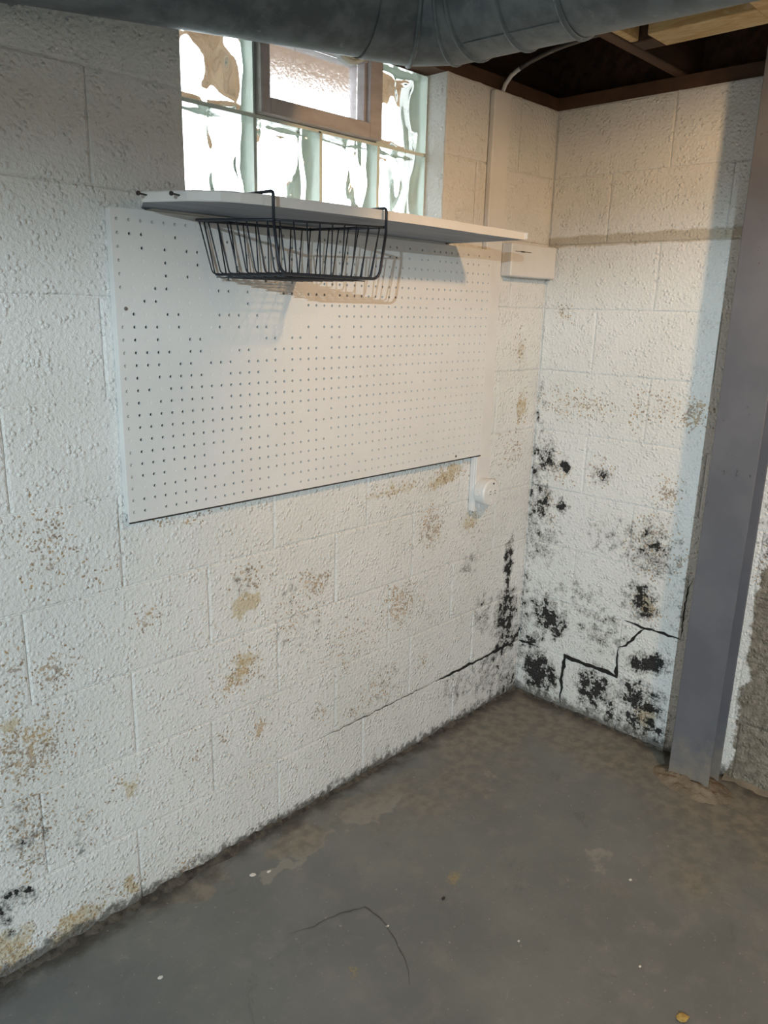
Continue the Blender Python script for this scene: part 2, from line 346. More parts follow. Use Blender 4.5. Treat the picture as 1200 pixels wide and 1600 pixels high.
def block(parent, mat, ax, u0, u1, z0, z1, ledges=(1, 1, 1, 1)):
    """one painted block face: chamfered slab proud of its mortar, uneven edges. ax 0: back wall (u=y), 1: left wall (u=x)"""
    g = .0016; ch = .0042
    bm = bmesh.new(); L = []
    nu = max(2, round((u1 - u0) / .07)); nz = 3
    per = [(u0 + (u1 - u0) * i / nu, z0) for i in range(nu)] + [(u1, z0 + (z1 - z0) * i / nz) for i in range(nz)] + \
          [(u1 - (u1 - u0) * i / nu, z1) for i in range(nu)] + [(u0, z1 - (z1 - z0) * i / nz) for i in range(nz)]
    cu_, cz_ = (u0 + u1) / 2, (z0 + z1) / 2; top = z1 > TOP - .02
    proud = random.uniform(-.0006, .0008)
    outer, front = [], []
    for (u, z) in per:
        ju, jz = random.uniform(-.0011, .0011), random.uniform(-.0011, .0011)
        gz = g
        if top and abs(z - z1) < 1e-6: jz += random.uniform(-.006, .004)
        su = 1 if u < cu_ else -1; sz = 1 if z < cz_ else -1
        eu = g if min(abs(u - u0), abs(u - u1)) < 1e-6 else 0; ez = gz if min(abs(z - z0), abs(z - z1)) < 1e-6 else 0
        o = (u + su * eu + ju * .5, z + sz * ez + jz * .6)
        c2 = ch * random.uniform(.6, 1.5)
        f = (o[0] + su * (c2 if eu else 0), o[1] + sz * (c2 if ez else 0))
        outer.append(o); front.append(f)
    def V(q, d): return (d, q[0], q[1]) if ax == 0 else (q[0], d, q[1])
    A = [bm.verts.new(V(q, DEP)) for q in outer]; B = [bm.verts.new(V(q, .0012)) for q in outer]
    F = [bm.verts.new(V(q, -proud)) for q in front]; n = len(A)
    for X, Y in ((A, B), (B, F)):
        for i in range(n): bm.faces.new((X[i], X[(i + 1) % n], Y[(i + 1) % n], Y[i]))
    bm.faces.new(F)
    return link('block', bm, mat, parent)

# joints read off the two walls, bottom course first
JL = [[-3.2,-2.8,-2.39,-1.985,-1.576,-1.156,-.83,-.39], [-3.0,-2.6,-2.19,-1.788,-1.362,-.945,-.623,-.30], [-3.2,-2.78,-2.38,-1.975,-1.566,-1.151,-.727,-.426],
      [-3.0,-2.6,-2.19,-1.786,-1.358,-.948,-.628,-.21], [-3.2,-2.79,-2.38,-1.975,-1.57,-1.16,-.828,-.41], [-3.0,-2.6,-2.19,-1.788,-1.38,-.97,-.56,-.24],
      [-3.2,-2.79,-2.38,-1.985,-1.58,-1.17,-.77,-.39], [-3.0,-2.6,-2.19,-1.785,-1.38,-.97,-.56,-.2], [-3.2,-2.79,-2.39,-1.985,-1.58,WX0,WX1,-.409],
      [-3.0,-2.6,-2.19,-1.80,WX0,WX1,-.2]]
JB = [[-.199,-.42,-.82,-1.22,-1.63,-2.03,-2.4], [-.402,-.80,-1.21,-1.62,-2.0,-2.4], [-.205,-.606,-1.01,-1.42,-1.83,-2.4], [-.398,-.80,-1.21,-1.62,-2.0,-2.4],
      [-.208,-.61,-1.01,-1.42,-1.83,-2.4], [-.406,-.81,-1.21,-1.62,-2.0,-2.4], [-.20,-.60,-1.01,-1.42,-1.83,-2.4], [-.39,-.80,-1.21,-1.62,-2.0,-2.4],
      [-.21,-.58,-.98,-1.39,-1.8,-2.4], [-.392,-.80,-1.21,-1.62,-2.0,-2.4]]
for k in range(10):
    js = JL[k] + [-.0008]
    for a, b in zip(js, js[1:]):
        if k >= 8 and abs(a - WX0) < 1e-6: continue
        block(wl, M_LEFT, 1, a, b, k * C, (k + 1) * C)
    js = JB[k][::-1] + [-.0015]
    for a, b in zip(js, js[1:]): block(wb, M_BACK, 0, a, b, k * C, (k + 1) * C)

def crack(name, parent, pts, wid, seed, label, mat=None):
    rnd = random.Random(seed); P = []
    for a, b in zip(pts, pts[1:]):
        a, b = Vector(a), Vector(b); n = max(2, int((b - a).length / .012))
        P += [a.lerp(b, i / n) for i in range(n)]
    P.append(Vector(pts[-1])); n0 = Vector((-1, 0, 0)) if abs(pts[0][0]) < 1e-3 else Vector((0, -1, 0))
    if max(abs(p[2]) for p in pts) < 1e-3: n0 = Vector((0, 0, 1))
    bm = bmesh.new(); L, R = [], []
    for i, p in enumerate(P):
        d = (P[min(i + 1, len(P) - 1)] - P[max(i - 1, 0)]).normalized(); q = d.cross(n0)
        t = min(1, 4 * min(i, len(P) - 1 - i) / len(P) + .2)
        w1, w2 = wid * t * rnd.uniform(.25, 1), wid * t * rnd.uniform(.25, 1)
        o = n0 * .0014 + q * rnd.uniform(-.0022, .0022)
        L.append(bm.verts.new(p + o + q * w1)); R.append(bm.verts.new(p + o - q * w2))
    for i in range(len(P) - 1): bm.faces.new((L[i], L[i + 1], R[i + 1], R[i]))
    o = link(name, bm, mat or M_DARK, parent); o['label'] = label; return o
crack('crack', wb, [(0,-.199,.018),(0,-.197,.116),(0,-.202,.207),(0,-.247,.2035),(0,-.336,.205),(0,-.402,.204),(0,-.4,.265),(0,-.4,.308)], .0105, 1, 'wide black stepped crack round the low corner block')
crack('crack', wb, [(0,-.4,.308),(0,-.426,.326),(0,-.456,.367),(0,-.47,.388),(0,-.486,.406)], .006, 2, 'black slanting crack rising across one block')
crack('crack', wb, [(0,-.41,.412),(0,-.444,.409),(0,-.486,.407),(0,-.522,.411),(0,-.566,.409),(0,-.605,.407)], .006, 3, 'black crack along the second joint beside the post')
crack('crack', wb, [(0,-.605,.407),(0,-.607,.439),(0,-.604,.504),(0,-.608,.581),(0,-.62,.609)], .0028, 4, 'thin brown crack up the joint beside the post')
crack('crack', wb, [(0,-.002,.205),(0,-.033,.206),(0,-.075,.205)], .007, 5, 'short black crack out of the room corner')
crack('crack', wl, [(-.489,0,.2035),(-.352,0,.2035),(-.261,0,.204),(-.166,0,.205),(-.087,0,.2065),(-.01,0,.208)], .0075, 6, 'black mouldy crack along the lowest joint by the corner')
crack('crack', wl, [(-1.003,0,.2035),(-.849,0,.203),(-.679,0,.2035),(-.489,0,.2035)], .0018, 7, 'hairline crack along the lowest joint')

# dirt bank at the foot of both walls
def bank(name, parent, p0, p1, inward, wid, hgt, mat, seed):
    rnd = random.Random(seed); a, b = Vector(p0), Vector(p1); n = int((b - a).length / .018); bm = bmesh.new(); rows = []
    for i in range(n + 1):
        p = a.lerp(b, i / n); w = wid * rnd.uniform(.35, 1.15); h = hgt * rnd.uniform(.3, 1.1); q = Vector(inward)
        rows.append([bm.verts.new(p + Vector((0, 0, h))), bm.verts.new(p + q * w * .35 + Vector((0, 0, h * .6))), bm.verts.new(p + q * w * .7 + Vector((0, 0, h * .22))), bm.verts.new(p + q * w + Vector((0, 0, -.002)))])
    for r0, r1 in zip(rows, rows[1:]):
        for k in range(3): bm.faces.new((r0[k], r0[k + 1], r1[k + 1], r1[k]))
    return link(name, bm, mat, parent, smooth=True, kind='stuff')
bank('dirt_bank', wl, (-3.2, .002, 0), (-1.15, .002, 0), (0, -1, 0), .026, .018, M_SOIL, 3)
bank('dirt_bank', wl, (-1.15, .002, 0), (0, .002, 0), (0, -1, 0), .020, .012, M_SOIL, 4)
bank('dirt_bank', wb, (.002, 0, 0), (.002, -.66, 0), (-1, 0, 0), .018, .010, M_SOIL, 5)
bank('dirt_bank', wb, (.002, -.80, 0), (.002, -2.4, 0), (-1, 0, 0), .030, .016, M_MOUND, 6)

# ------------------------------------------------------------------ framing overhead
ceil = bx('ceiling', M_SUB, None, XL, .2, YF, .2, 2.31, 2.33, kind='structure')
bx('trim_1', M_PLATE, None, .006, .14, YF, .14, TOP, 2.07, kind='structure')
bx('trim_2', M_PLATE, None, XL, .006, .006, .14, TOP, 2.07, kind='structure')
bx('rim_joist', M_OLDWOOD, ceil, .10, .14, YF, .14, 2.07, 2.31)
bx('rim_joist', M_OLDWOOD, ceil, XL, .10, .10, .14, 2.07, 2.31)
jy = [-.374, -.765] + [-.765 - .4064 * i for i in range(1, 13)]
for y in jy:
    bx('joist', M_OLDWOOD, ceil, XL, .10, y - .036, y, 2.07, 2.31, .002)
o = bx('sister_board', M_PINE, ceil, -2.2, -.335, -.432, -.4105, 2.072, 2.25, .002); o['label'] = 'new pine board nailed along the old joist'
o = bx('sister_board', M_PINE, ceil, -2.6, -.05, -.7645, -.727, 2.07, 2.29, .002); o['label'] = 'new pine joist beside the old one near the post'
o = bx('blocking', M_PINE, ceil, -.366, -.262, -.7268, -.470, 2.071, 2.109, .002); o['label'] = 'flat new pine block between two joists'
o = bx('blocking', M_OLDWOOD, ceil, -.330, -.262, -.4695, -.4105, 2.071, 2.25, .002); o['label'] = 'dark brown block end against the joist'

# ------------------------------------------------------------------ window: glass blocks and a small vent
win = empty('window_1', ((WX0 + WX1) / 2, .1, WZ)); win['kind'] = 'structure'
GX = [WX0, -1.146, -.946, -.744, WX1]; GZ = [WZ, 1.829, TOP]
def glass_block(x0, x1, z0, z1):
    m = .0045; x0 += m; x1 -= m; z0 += m; z1 -= m; Y0, Y1 = .068, .150
    bm = bmesh.new(); nx = nz = 14
    ph = random.uniform(0, 6)
    def face(y, s):
        g = []
        for j in range(nz + 1):
            r = []
            for i in range(nx + 1):
                u, v = i / nx, j / nz; e = min(u, 1 - u, v, 1 - v)
                b = min(1, e / .10)                                # flat rim, then a recessed wavy pane
                wv = math.sin(9 * u + 5.0 * v + ph + 1.6 * math.sin(4 * v + ph)) * .0034 + math.sin(4 * u - 8 * v + ph * 2) * .0024
                d = (.0045 + wv) * (b * b * (3 - 2 * b))
                r.append(bm.verts.new((x0 + (x1 - x0) * u, y + s * d, z0 + (z1 - z0) * v)))
            g.append(r)
        for j in range(nz):
            for i in range(nx): bm.faces.new((g[j][i], g[j][i + 1], g[j + 1][i + 1], g[j + 1][i]))
        return [g[0][i] for i in range(nx)] + [g[j][nx] for j in range(nz)] + [g[nz][nx - i] for i in range(nx)] + [g[nz - j][0] for j in range(nz)]
    a = face(Y0, 1); b = face(Y1, -1); n = len(a)
    for i in range(n): bm.faces.new((a[i], a[(i + 1) % n], b[(i + 1) % n], b[i])).material_index = 1
    o = link('glass_block', bm, M_GLASS, win, smooth=True); o.data.materials.append(M_COAT); return o
for i in range(4): glass_block(GX[i], GX[i + 1], GZ[0], GZ[1])
glass_block(GX[0], GX[1], GZ[1], GZ[2]); glass_block(GX[3], GX[4], GZ[1], GZ[2])
bm = bmesh.new(); jm = .0044
for x in (GX[1], GX[3]): box(bm, x - jm, x + jm, .072, .146, WZ, TOP)
box(bm, GX[2] - jm, GX[2] + jm, .072, .146, WZ, GZ[1])
for a, b in ((GX[0] + .001, GX[1] - jm), (GX[1] + jm, GX[3] - jm), (GX[3] + jm, GX[4] - .001)): box(bm, a, b, .072, .146, GZ[1] - jm, GZ[1] + jm)
for x0, x1 in ((GX[0] + .0005, GX[0] + jm), (GX[4] - jm, GX[4] - .0005)): box(bm, x0, x1, .072, .146, WZ, TOP)
link('mortar_joints', bm, M_MORTAR, win)
vf = empty('vent_frame', (-.946, .1, 1.834)); vf.parent = win; vf.matrix_parent_inverse = win.matrix_world.inverted()
VX0, VX1, VZ0 = GX[1] + .006, GX[3] - .006, GZ[1] + .006
bx('stile', M_FRAME, vf, VX0, VX0 + .026, .050, .135, VZ0, TOP - .002, .002)
bx('stile', M_FRAME, vf, VX1 - .044, VX1, .050, .135, VZ0, TOP - .002, .002)
bx('rail', M_FRAME, vf, VX0 + .0262, VX1 - .0442, .050, .135, VZ0, VZ0 + .036, .002)
bx('rail', M_FRAME, vf, VX0 + .0262, VX1 - .0442, .060, .135, TOP - .022, TOP - .002, .002)
bx('bead', M_FRAME, vf, VX1 - .052, VX1 - .0444, .066, .090, VZ0 + .0362, TOP - .0222)
bx('pane', M_VENT, vf, VX0 + .0262, VX1 - .0522, .092, .097, VZ0 + .0362, TOP - .0222)
bm = bmesh.new()
ring = [(math.cos(2 * PI * k / 28) * .067, math.sin(2 * PI * k / 28) * .067) for k in range(28)]
for yy, sc in ((.058, 1), (.044, 1), (.040, .94), (.043, .86), (.043, .001)):
    pass
prof = [(.058, 1), (.044, 1), (.040, .95), (.0395, .88), (.044, .82)]
R_ = [[bm.verts.new((-.872 + x * s_, y_, 2.056 - .001 + z_ * s_)) for x, z_ in ring] for y_, s_ in prof]
for A, B in zip(R_, R_[1:]):
    for k in range(28): bm.faces.new((A[k], A[(k + 1) % 28], B[(k + 1) % 28], B[k]))
bm.faces.new(R_[-1]); bm.faces.new(R_[0][::-1])
o = link('round_cover', bm, M_MORTAR, vf); o['label'] = 'pale round cover on the top rail of the vent'

# outside: paving at grade and the brown deck above the window
bx('ground', M_GROUND, None, -14, 12, .22, 24, 1.30, 1.45, kind='structure')
dk = empty('wooden_deck', (-.3, .6, 1.45))
tag(dk, 'brown timber deck seen dimly above through the basement window', 'deck')
for i in range(5): bx('board', M_DECK, dk, -3.0, 3.0, .30 + i * .125, .42 + i * .125, 2.16, 2.19, .003)
for x in (-2.4, 2.2): bx('leg', M_DECK, dk, x, x + .09, .80, .89, 1.45, 2.16)
for x in (-2.4, 0.6, 2.2): bx('beam', M_DECK, dk, x + .1, x + .14, .30, .92, 2.13, 2.1599)

# ------------------------------------------------------------------ pegboard
PX0, PX1, PZ0, PZ1, PY = -1.561, -.343, .963, 1.588, -.0255
pb = empty('pegboard', ((PX0 + PX1) / 2, 0, PZ0))
tag(pb, 'white painted pegboard panel full of holes on the block wall under the window', 'pegboard')
bm = bmesh.new(); nx, nz = 48, 24; pit = (PX1 - PX0) / nx; mz = ((PZ1 - PZ0) - nz * pit) / 2; T = .005; cache = {}
def V(x, y, z):
    k = (round(x, 5), round(y, 5), round(z, 5))
    if k not in cache: cache[k] = bm.verts.new((x, y, z))
    return cache[k]
rp = random.Random(5)
for i in range(nx):
    for j in range(nz):
        x0, z0 = PX0 + i * pit, PZ0 + mz + j * pit; cx, cz = x0 + pit / 2, z0 + pit / 2; h = pit / 2; r = .0033
        sq = [(h, 0), (h, h), (0, h), (-h, h), (-h, 0), (-h, -h), (0, -h), (h, -h)]
        O = [V(cx + a, PY, cz + b) for a, b in sq]
        I = [bm.verts.new((cx + r * math.cos(k * PI / 4), PY, cz + r * math.sin(k * PI / 4))) for k in range(8)]
        for k in range(8): bm.faces.new((O[k], O[(k + 1) % 8], I[(k + 1) % 8], I[k]))
        u, v = i / nx, j / nz
        pf = .06 + .75 * max(0, 1 - ((u - .22) / .26) ** 2 - ((v - .72) / .28) ** 2) + (.35 if v > .9 and u > .12 else 0)
        plug = rp.random() < pf
        D = PY + (.0009 if plug else T)
        B = [bm.verts.new((cx + r * math.cos(k * PI / 4), D, cz + r * math.sin(k * PI / 4))) for k in range(8)]
        for k in range(8): bm.faces.new((I[k], I[(k + 1) % 8], B[(k + 1) % 8], B[k]))
        if plug: bm.faces.new(B)
zb, zt = PZ0 + mz, PZ0 + mz + nz * pit
for i in range(nx * 2):
    xa, xb = PX0 + i * pit / 2, PX0 + (i + 1) * pit / 2
    bm.faces.new((V(xa, PY, PZ0), V(xb, PY, PZ0), V(xb, PY, zb), V(xa, PY, zb)))
    bm.faces.new((V(xa, PY, zt), V(xb, PY, zt), V(xb, PY, PZ1), V(xa, PY, PZ1)))
for (xa, za, xb, zb2) in ((PX0, PZ0, PX1, PZ0), (PX1, PZ0, PX1, PZ1), (PX1, PZ1, PX0, PZ1), (PX0, PZ1, PX0, PZ0)):
    a = [bm.verts.new((xa, PY, za)), bm.verts.new((xb, PY, zb2)), bm.verts.new((xb, PY + T, zb2)), bm.verts.new((xa, PY + T, za))]
    bm.faces.new(a)
bmesh.ops.remove_doubles(bm, verts=bm.verts[:], dist=1e-6)
link('panel', bm, M_PEG, pb)
o = bx('edge_strip', M_EDGE, pb, PX0 + .001, PX1 - .001, PY - .0004, PY + .0038, PZ0 - .0036, PZ0 - .0001); o['label'] = 'dark strip along the bottom edge'
fy0, fy1 = PY + T + .0002, -.0012
bx('batten', M_TRIM, pb, PX0 + .002, PX0 + .034, fy0, fy1, PZ0 + .014, PZ1, .002)
bx('batten', M_TRIM, pb, PX0 + .0342, PX1 - .03, fy0, fy1, PZ1 - .034, PZ1, .002)
for sx, sz in ((-.47, .974), (-1.54, 1.40)):
    bm = bmesh.new(); bmesh.ops.create_cone(bm, cap_ends=True, segments=10, radius1=.004, radius2=.003, depth=.002, matrix=Matrix.Translation((sx, PY - .001, sz)) @ Matrix.Rotation(PI / 2, 4, 'X'))
    link('screw', bm, M_SLOT, pb)

# ------------------------------------------------------------------ wiring board, outlet, cable
wd = empty('wiring_board', (-.325, 0, .775)); tag(wd, 'tall narrow white board running up the wall beside the pegboard', 'board')
bm = bmesh.new(); box(bm, -.3635, -.2855, -.0203, -.0012, .776, 2.024, .003); link('board', bm, M_TRIM, wd)
bx('base_strip', M_TRIM, wd, -.3625, -.2875, -.0260, -.0205, .776, .9575, .002)

ou = empty('surface_outlet', (-.327, -.026, .84)); tag(ou, 'round white painted surface outlet at the foot of the wiring board', 'outlet')
def lathe_y(prof, cx, cz, seg=32):
    bm = bmesh.new(); R = []
    for y, r in prof: R.append([bm.verts.new((cx + r * math.cos(2 * PI * k / seg), y, cz + r * math.sin(2 * PI * k / seg))) for k in range(seg)])
    for A, B in zip(R, R[1:]):
        for k in range(seg): bm.faces.new((A[k], A[(k + 1) % seg], B[(k + 1) % seg], B[k]))
    bm.faces.new(R[0][::-1]); bm.faces.new(R[-1]); return bm
OX, OZ = -.329, .843
link('body', lathe_y([(-.0262, .041), (-.030, .043), (-.046, .043), (-.058, .0415)], OX, OZ), M_TRIM, ou, smooth=False)
link('cover', lathe_y([(-.0582, .044), (-.064, .044), (-.0685, .041), (-.0695, .036), (-.0695, .0345)], OX, OZ), M_TRIM, ou)
for sx in (-.0125, .0125):
    f = link('receptacle', lathe_y([(-.0696, .0105), (-.0718, .0105), (-.0722, .0095)], OX + sx, OZ + .002, 20), M_TRIM, ou)
    for dz in (-.0042, .0042):
        bx('slot', M_SLOT, f, OX + sx - .0042, OX + sx + .0036, -.0729, -.0722, OZ + .002 + dz - .0012, OZ + .002 + dz + .0012)
link('screw', lathe_y([(-.0696, .0032), (-.0708, .0032), (-.0712, .002)], OX, OZ - .026, 12), M_TRIM, ou)
link('screw', lathe_y([(-.0696, .0032), (-.0708, .0032), (-.0712, .002)], OX + .006, OZ + .030, 12), M_NAIL, ou)
bm = bmesh.new(); bmesh.ops.create_cone(bm, cap_ends=True, segments=16, radius1=.009, radius2=.008, depth=.003, matrix=Matrix.Translation((OX - .0438, -.045, OZ)) @ Matrix.Rotation(-PI / 2, 4, 'Y'))
link('knockout', bm, M_TRIM, ou)
bm = bmesh.new(); prism(bm, [(OX - .012, -.0262), (OX + .012, -.0262), (OX + .012, -.032), (OX - .012, -.032)], OZ - .056, OZ - .041); link('mounting_tab', bm, M_TRIM, ou)

cb = empty('power_cable', (-.322, -.012, 2.024)); tag(cb, 'electrical cable rising from the wiring board into the joists', 'cable')
c1 = [(-.318, -.010, 2.0242), (-.312, -.014, 2.045), (-.302, -.026, 2.068), (-.298, -.042, 2.079), (-.297, -.052, 2.083)]
c2 = [(-.297, -.052, 2.083), (-.298, -.085, 2.094), (-.300, -.125, 2.102), (-.306, -.165, 2.107), (-.314, -.205, 2.109), (-.332, -.260, 2.106), (-.352, -.310, 2.103), (-.360, -.368, 2.100)]
bm = bmesh.new(); tube(bm, c1, .0062, 10); o = link('cable_end', bm, M_TRIM, cb, smooth=True); o['label'] = 'white painted end of the cable'
bm = bmesh.new(); tube(bm, c2, .0060, 10); link('cable_run', bm, M_CABLE, cb, smooth=True)

# ------------------------------------------------------------------ cleat and shelf
cl_ = empty('wood_cleat', (-.13, 0, 1.512)); tag(cl_, 'short white painted wood cleat in the corner below the shelf end', 'cleat')
bm = bmesh.new(); box(bm, -.262, -.012, -.040, -.0012, 1.517, 1.616, .003); link('plank', bm, M_TRIM, cl_)
crk = bmesh.new(); box(crk, -.245, -.160, -.0412, -.0402, 1.5905, 1.5925); box(crk, -.215, -.195, -.0412, -.0402, 1.5895, 1.5935); link('split', crk, M_SLOT, cl_)

SZ0, SZ1 = 1.5935, 1.6125
sh = empty('wall_shelf', (-1.0, 0, SZ0)); tag(sh, 'long white board shelf below the window with a clipped left corner', 'shelf')
poly = [(-1.484, -.003), (-1.533, -.097), (-1.493, -.186), (-1.452, -.234), (-1.420, -.250), (-1.38, -.260)]
for i in range(9):
    t = i / 8; poly.append((-1.30 + .76 * t, -.268 - .016 * math.sin(PI * min(1, t * 1.3)) - .004 * t))
poly += [(-.536, -.279), (-.530, -.268), (-.530, -.003)]
bm = bmesh.new(); prism(bm, poly, SZ0, SZ1)
es = [e for e in bm.edges if abs(e.verts[0].co.z - e.verts[1].co.z) < 1e-6]
bmesh.ops.bevel(bm, geom=es, offset=.002, segments=1, affect='EDGES')
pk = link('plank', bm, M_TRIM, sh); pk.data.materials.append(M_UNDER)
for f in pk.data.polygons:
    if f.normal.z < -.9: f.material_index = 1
def nail(p, d, L, parent):
    d = Vector(d).normalized(); p = Vector(p); bm = bmesh.new()
    tube(bm, [p, p + d * L], .0016, 8); tube(bm, [p + d * L, p + d * (L + .0022)], .0042, 10)
    return link('nail', bm, M_NAIL, parent, smooth=False)
for p in ((-1.528, -.107, 1.6055), (-1.499, -.172, 1.6035)): nail(p, (-.91, -.41, .0), .024, sh)
bx('ledger', M_TRIM, sh, -1.47, -.56, -.0205, -.0012, 1.5885 + .0005, SZ0 - .0002)

# ------------------------------------------------------------------ under-shelf wire basket
wk = empty('wire_basket', (-1.23, -.16, 1.47)); tag(wk, 'black wire basket hooked over the shelf in front of the pegboard', 'basket')
AX0, AX1, YB, YFR = -1.378, -1.080, -.036, -.292; ZR, ZRB, ZB = 1.566, 1.579, 1.4725
for ax_ in (AX0, AX1):
    bm = bmesh.new(); tube(bm, round_path([(ax_, YFR, ZR), (ax_, YFR, 1.6158), (ax_, -.105, 1.6158)], .008), .0031, 8); link('hook_arm', bm, M_WIRE, wk, smooth=True)
bm = bmesh.new(); tube(bm, round_path([(AX0, YFR, ZR), (AX0 + .014, YFR, ZB), (AX1 - .018, YFR, ZB), (AX1, YFR, ZR)], .022, 6), .0031, 8); link('front_frame', bm, M_WIRE, wk, smooth=True)
rim = round_path([(AX0, YFR, ZR), (AX0 - .004, YB, ZRB), (AX1 + .004, YB, ZRB + .006), (AX1, YFR, ZR + .012)], .012)
bm = bmesh.new(); tube(bm, rim, .0031, 8); link('rim', bm, M_WIRE, wk, smooth=True)
bm = bmesh.new(); tube(bm, [(AX0 + .003, YFR + .004, ZR + .001), (AX1 - .003, YFR + .004, ZR + .012)], .0022, 8); link('rim_bar', bm, M_WIRE, wk, smooth=True)
XB0, XB1, YB0, YB1 = AX0 + .020, AX1 - .022, YFR + .006, YB - .012
nb = 9
for i in range(nb):                     # front-to-back wires: down the front, along the bottom, up the back
    t = (i + .5) / nb; xt = AX0 + (AX1 - AX0) * t; xb = XB0 + (XB1 - XB0) * t
    zf = ZR + .012 * t
    bm = bmesh.new(); tube(bm, round_path([(xt, YFR + .003, zf), (xb, YFR + .006, ZB - .001), (xb, YB1, ZB - .001), (xt, YB - .002, ZRB + .003)], .008, 3), .0015, 6); link('wire', bm, M_WIRE, wk, smooth=True)
ns = 8
for i in range(ns):                     # left-to-right wires
    t = (i + .6) / ns; yt = YFR + (YB - YFR) * t; yb = YB0 + (YB1 - YB0) * t; zl = ZR + (ZRB - ZR) * t
    bm = bmesh.new(); tube(bm, round_path([(AX0 - .002 * t, yt, zl), (XB0, yb, ZB + .002), (XB1, yb, ZB + .002), (AX1, yt, zl + .010)], .008, 3), .0015, 6); link('wire', bm, M_WIRE, wk, smooth=True)
for i in range(7):                      # extra close bottom rods
    t = (i + .5) / 7; yb = YB0 + (YB1 - YB0) * t
    bm = bmesh.new(); tube(bm, [(XB0 + .010, yb + .006, ZB - .0045), (XB1 - .010, yb + .006, ZB - .0045)], .0012, 6); link('bottom_rod', bm, M_WIRE, wk, smooth=True)

# ------------------------------------------------------------------ round duct
r_ = .1016; zc = 1.962
a1, a2 = math.radians(-23), math.radians(-86)
d1 = Vector((math.cos(a1), math.sin(a1), 0)); d2 = Vector((math.cos(a2), math.sin(a2), 0))
I = Vector((-1.0797, -.4037, zc)); e_ = .045
dt = empty('round_duct', (I.x, I.y, zc)); tag(dt, 'galvanised round sheet metal duct with an elbow under the joists', 'duct')
t0 = (-I.y + .0) / -math.sin(a1) * -1
t0 = I.y / math.sin(a1)                      # distance back to the wall plane
SEG = 40
def ring_at(bm, p, d, r, mit=0.0):
    side = Vector((d.y, -d.x, 0)).normalized(); up = Vector((0, 0, 1)); k = 1 / math.cos(mit)
    return [bm.verts.new(p + side * (r * k * math.cos(2 * PI * q / SEG)) + up * (r * math.sin(2 * PI * q / SEG))) for q in range(SEG)]
def pipe(name, st, label=None):
    bm = bmesh.new(); R = [ring_at(bm, *s) for s in st]
    for A, B in zip(R, R[1:]):
        for q in range(SEG): bm.faces.new((A[q], A[(q + 1) % SEG], B[(q + 1) % SEG], B[q]))
    o = link(name, bm, M_GALV, dt, smooth=True)
    if label: o['label'] = label
    return o
ham = math.radians(63) / 4
I1, I2 = I - d1 * e_, I + d2 * e_; dm = (I2 - I1).normalized(); b1 = (d1 + dm).normalized(); b2 = (dm + d2).normalized()
wallp = I - d1 * (t0 - r_ * 2.45 * .0 - .0); seam = I - d1 * .13
start = I - d1 * 1.0
pipe('pipe_section', [(I - d1 * (t0 - .03), d1, r_), (I - d1 * .72, d1, r_)])
pipe('pipe_section', [(I - d1 * .74, d1, r_ - .0018), (seam, d1, r_ - .0018)])
pipe('elbow_gore', [(seam - d1 * .015, d1, r_), (I1, b1, r_, ham)])
pipe('elbow_gore', [(I1, b1, r_, ham), (I2, b2, r_, ham)])
Y1, Y2, Y3 = .095, .195, .300
pipe('elbow_gore', [(I2, b2, r_, ham), (I + d2 * Y1, d2, r_)])
pipe('elbow_gore', [(I + d2 * Y1, d2, r_ * .995), (I + d2 * Y2, d2, r_ * .995)])
pipe('elbow_gore', [(I + d2 * Y2, d2, r_), (I + d2 * Y3, d2, r_)])
pipe('pipe_section', [(I + d2 * (Y3 - .01), d2, r_ - .0018), (I + d2 * 4.2, d2, r_ - .0018)])
def bead(p, d, mit=0.0, h=.0042, w=.0055):
    pipe('seam_bead', [(p - d * w, d, r_ - .001, mit), (p - d * w * .5, d, r_ + h * .8, mit), (p, d, r_ + h, mit), (p + d * w * .5, d, r_ + h * .8, mit), (p + d * w, d, r_ - .001, mit)])
bead(I1, b1, ham); bead(I2, b2, ham, .0028)
for y_ in (Y1, Y2, Y3): bead(I + d2 * y_, d2)
bead(I - d1 * .73, d1, 0, .003)
# lengthwise lock seam on the run past the elbow
bm = bmesh.new(); sd = Vector((d2.y, -d2.x, 0)).normalized(); an = math.radians(-62)
off = sd * (r_ * math.cos(an)) + Vector((0, 0, r_ * math.sin(an)))
tube(bm, [I + d2 * (Y1 + .01) + off, I + d2 * (Y3 - .008) + off], .0016, 6); link('lock_seam', bm, M_GALV, dt)
# collar where the pipe meets the wall
bm = bmesh.new(); pw = I - d1 * t0
R1 = []
for yy, kk in ((-.0012, 1.30), (-.010, 1.28), (-.012, 1.02)):
    R1.append([bm.verts.new((pw.x + d1.x * (yy / d1.y) + r_ * kk * math.cos(2 * PI * q / SEG) / abs(math.sin(a1)) * (1 if kk < 1.2 else .92), yy, zc + r_ * min(kk, 1.04) * math.sin(2 * PI * q / SEG))) for q in range(SEG)])
for A, B in zip(R1, R1[1:]):
    for q in range(SEG): bm.faces.new((A[q], A[(q + 1) % SEG], B[(q + 1) % SEG], B[q]))
link('wall_collar', bm, M_GALV, dt)
for s_ in (.95, 2.2, 3.4):
    p = I + d2 * s_; bm = bmesh.new()
    ar = [p + Vector((d2.y, -d2.x, 0)).normalized() * ((r_ + .003) * math.cos(q * PI / 12 - PI)) + Vector((0, 0, (r_ + .003) * math.sin(q * PI / 12 - PI))) for q in range(13)]
    tube(bm, [ar[0] + Vector((0, 0, .10))] + ar + [ar[-1] + Vector((0, 0, .10))], .003, 6); link('hanger_strap', bm, M_GALV, dt)

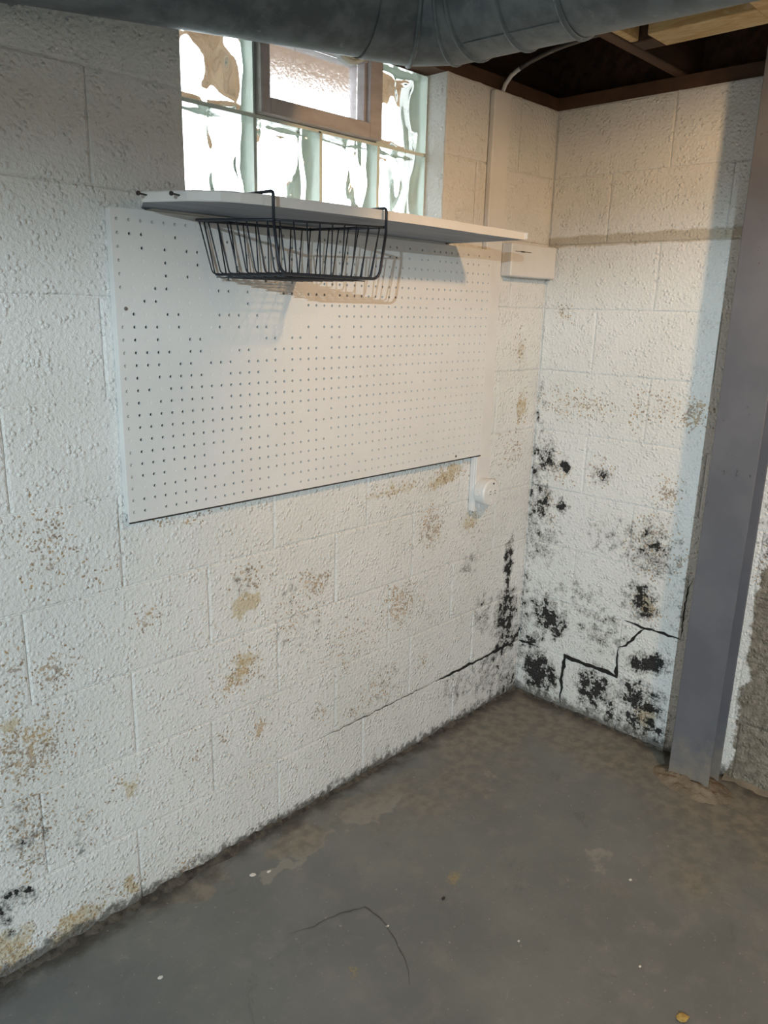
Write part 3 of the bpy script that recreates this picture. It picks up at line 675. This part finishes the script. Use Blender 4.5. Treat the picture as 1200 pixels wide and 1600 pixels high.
# ------------------------------------------------------------------ unseen rectangular duct, added to shade the top of the left wall
tk = empty('added_shade_duct', (-4.3, -1.76, 1.943)); tag(tk, 'unseen rectangular duct added under the joists to shade the upper left wall', 'duct')
for x0, x1 in ((-7.3, -5.4), (-5.398, -3.6), (-3.598, -2.4), (-2.398, -1.33)):
    bx('shade_duct_section', M_GALV, tk, x0, x1, -1.92, -1.60, 1.943, 2.0695, .002)
for x in (-5.4, -3.6, -2.4): bx('shade_duct_cleat', M_GALV, tk, x - .012, x + .012, -1.925, -1.595, 1.938, 1.9428)

# ------------------------------------------------------------------ steel post
ps = empty('steel_post', (-.085, -.735, 0)); tag(ps, 'grey blue painted steel H post standing by the back wall', 'post')
PTOP = 2.0695
bx('flange', M_POST, ps, -.131, -.123, -.797, -.672, -.002, PTOP, .0015)
bx('flange', M_POST, ps, -.046, -.038, -.797, -.672, .0, PTOP, .0015)
bx('web', M_POST, ps, -.1228, -.0462, -.738, -.731, .0, PTOP)
bm = bmesh.new()
rr = random.Random(9)
bmesh.ops.create_grid(bm, x_segments=22, y_segments=22, size=1)
for v in bm.verts:
    x, y = v.co.x, v.co.y; d = math.hypot(x, y)
    v.co = Vector((-.115 + x * .085, -.745 + y * .13, max(-.003, .028 * max(0, 1 - d * d) * (.6 + .8 * rr.random()) - .003)))
link('silt_mound', bm, M_MOUND, ps, smooth=True, kind='stuff')

# ------------------------------------------------------------------ crumbs on the floor
def crumb(name, x, y, s, mat, seed, flat=.35):
    rnd = random.Random(seed); bm = bmesh.new(); bmesh.ops.create_icosphere(bm, subdivisions=1, radius=1)
    for v in bm.verts:
        k = rnd.uniform(.65, 1.2); v.co = Vector((v.co.x * s * k, v.co.y * s * k * .8, max(0, (v.co.z * .5 + .45) * s * flat)))
    for v in bm.verts: v.co += Vector((x, y, 0.0))
    return link(name, bm, mat)
G = 'white paint flakes scattered over the floor'
for i, (x, y, sz, lab) in enumerate([(-1.662,-.228,.007,'white paint flake alone on the dark floor at the lower left'), (-1.206,-.473,.005,'tiny white paint flake touching the curved crack in the floor'),
        (-1.333,-.116,.010,'biggest white paint flake on the floor close to the left wall'), (-1.295,-.134,.007,'white paint flake just right of the biggest one by the left wall'),
        (-.646,-.807,.006,'white paint flake on the floor nearest to the steel post'), (-.884,-.951,.004,'small white paint flake above the yellow crumb at the right front'),
        (-1.02,-.718,.004,'small white paint flake on the bare middle of the front floor')]):
    tag(crumb('paint_flake', x, y, sz, M_CHIPW, i, .25), lab, 'flake', G)
tag(crumb('ochre_crumb', -.944, -1.076, .017, M_CHIPY, 40, .35), 'yellow ochre crumb on the floor at the bottom edge of the view', 'crumb')
tag(crumb('black_pebble', -1.044, -.511, .006, M_CHIPB, 41, .8), 'tiny black pebble on the middle of the grey floor', 'pebble')
fl = bpy.data.objects['floor']
crack('crack', fl, [(-1.389,-.328,0),(-1.332,-.353,0),(-1.262,-.366,0),(-1.203,-.394,0),(-1.202,-.458,0),(-1.228,-.525,0),(-1.246,-.571,0),(-1.29,-.621,0)], .0015, 11, 'thin dark curved crack in the floor paint', M_HAIR)
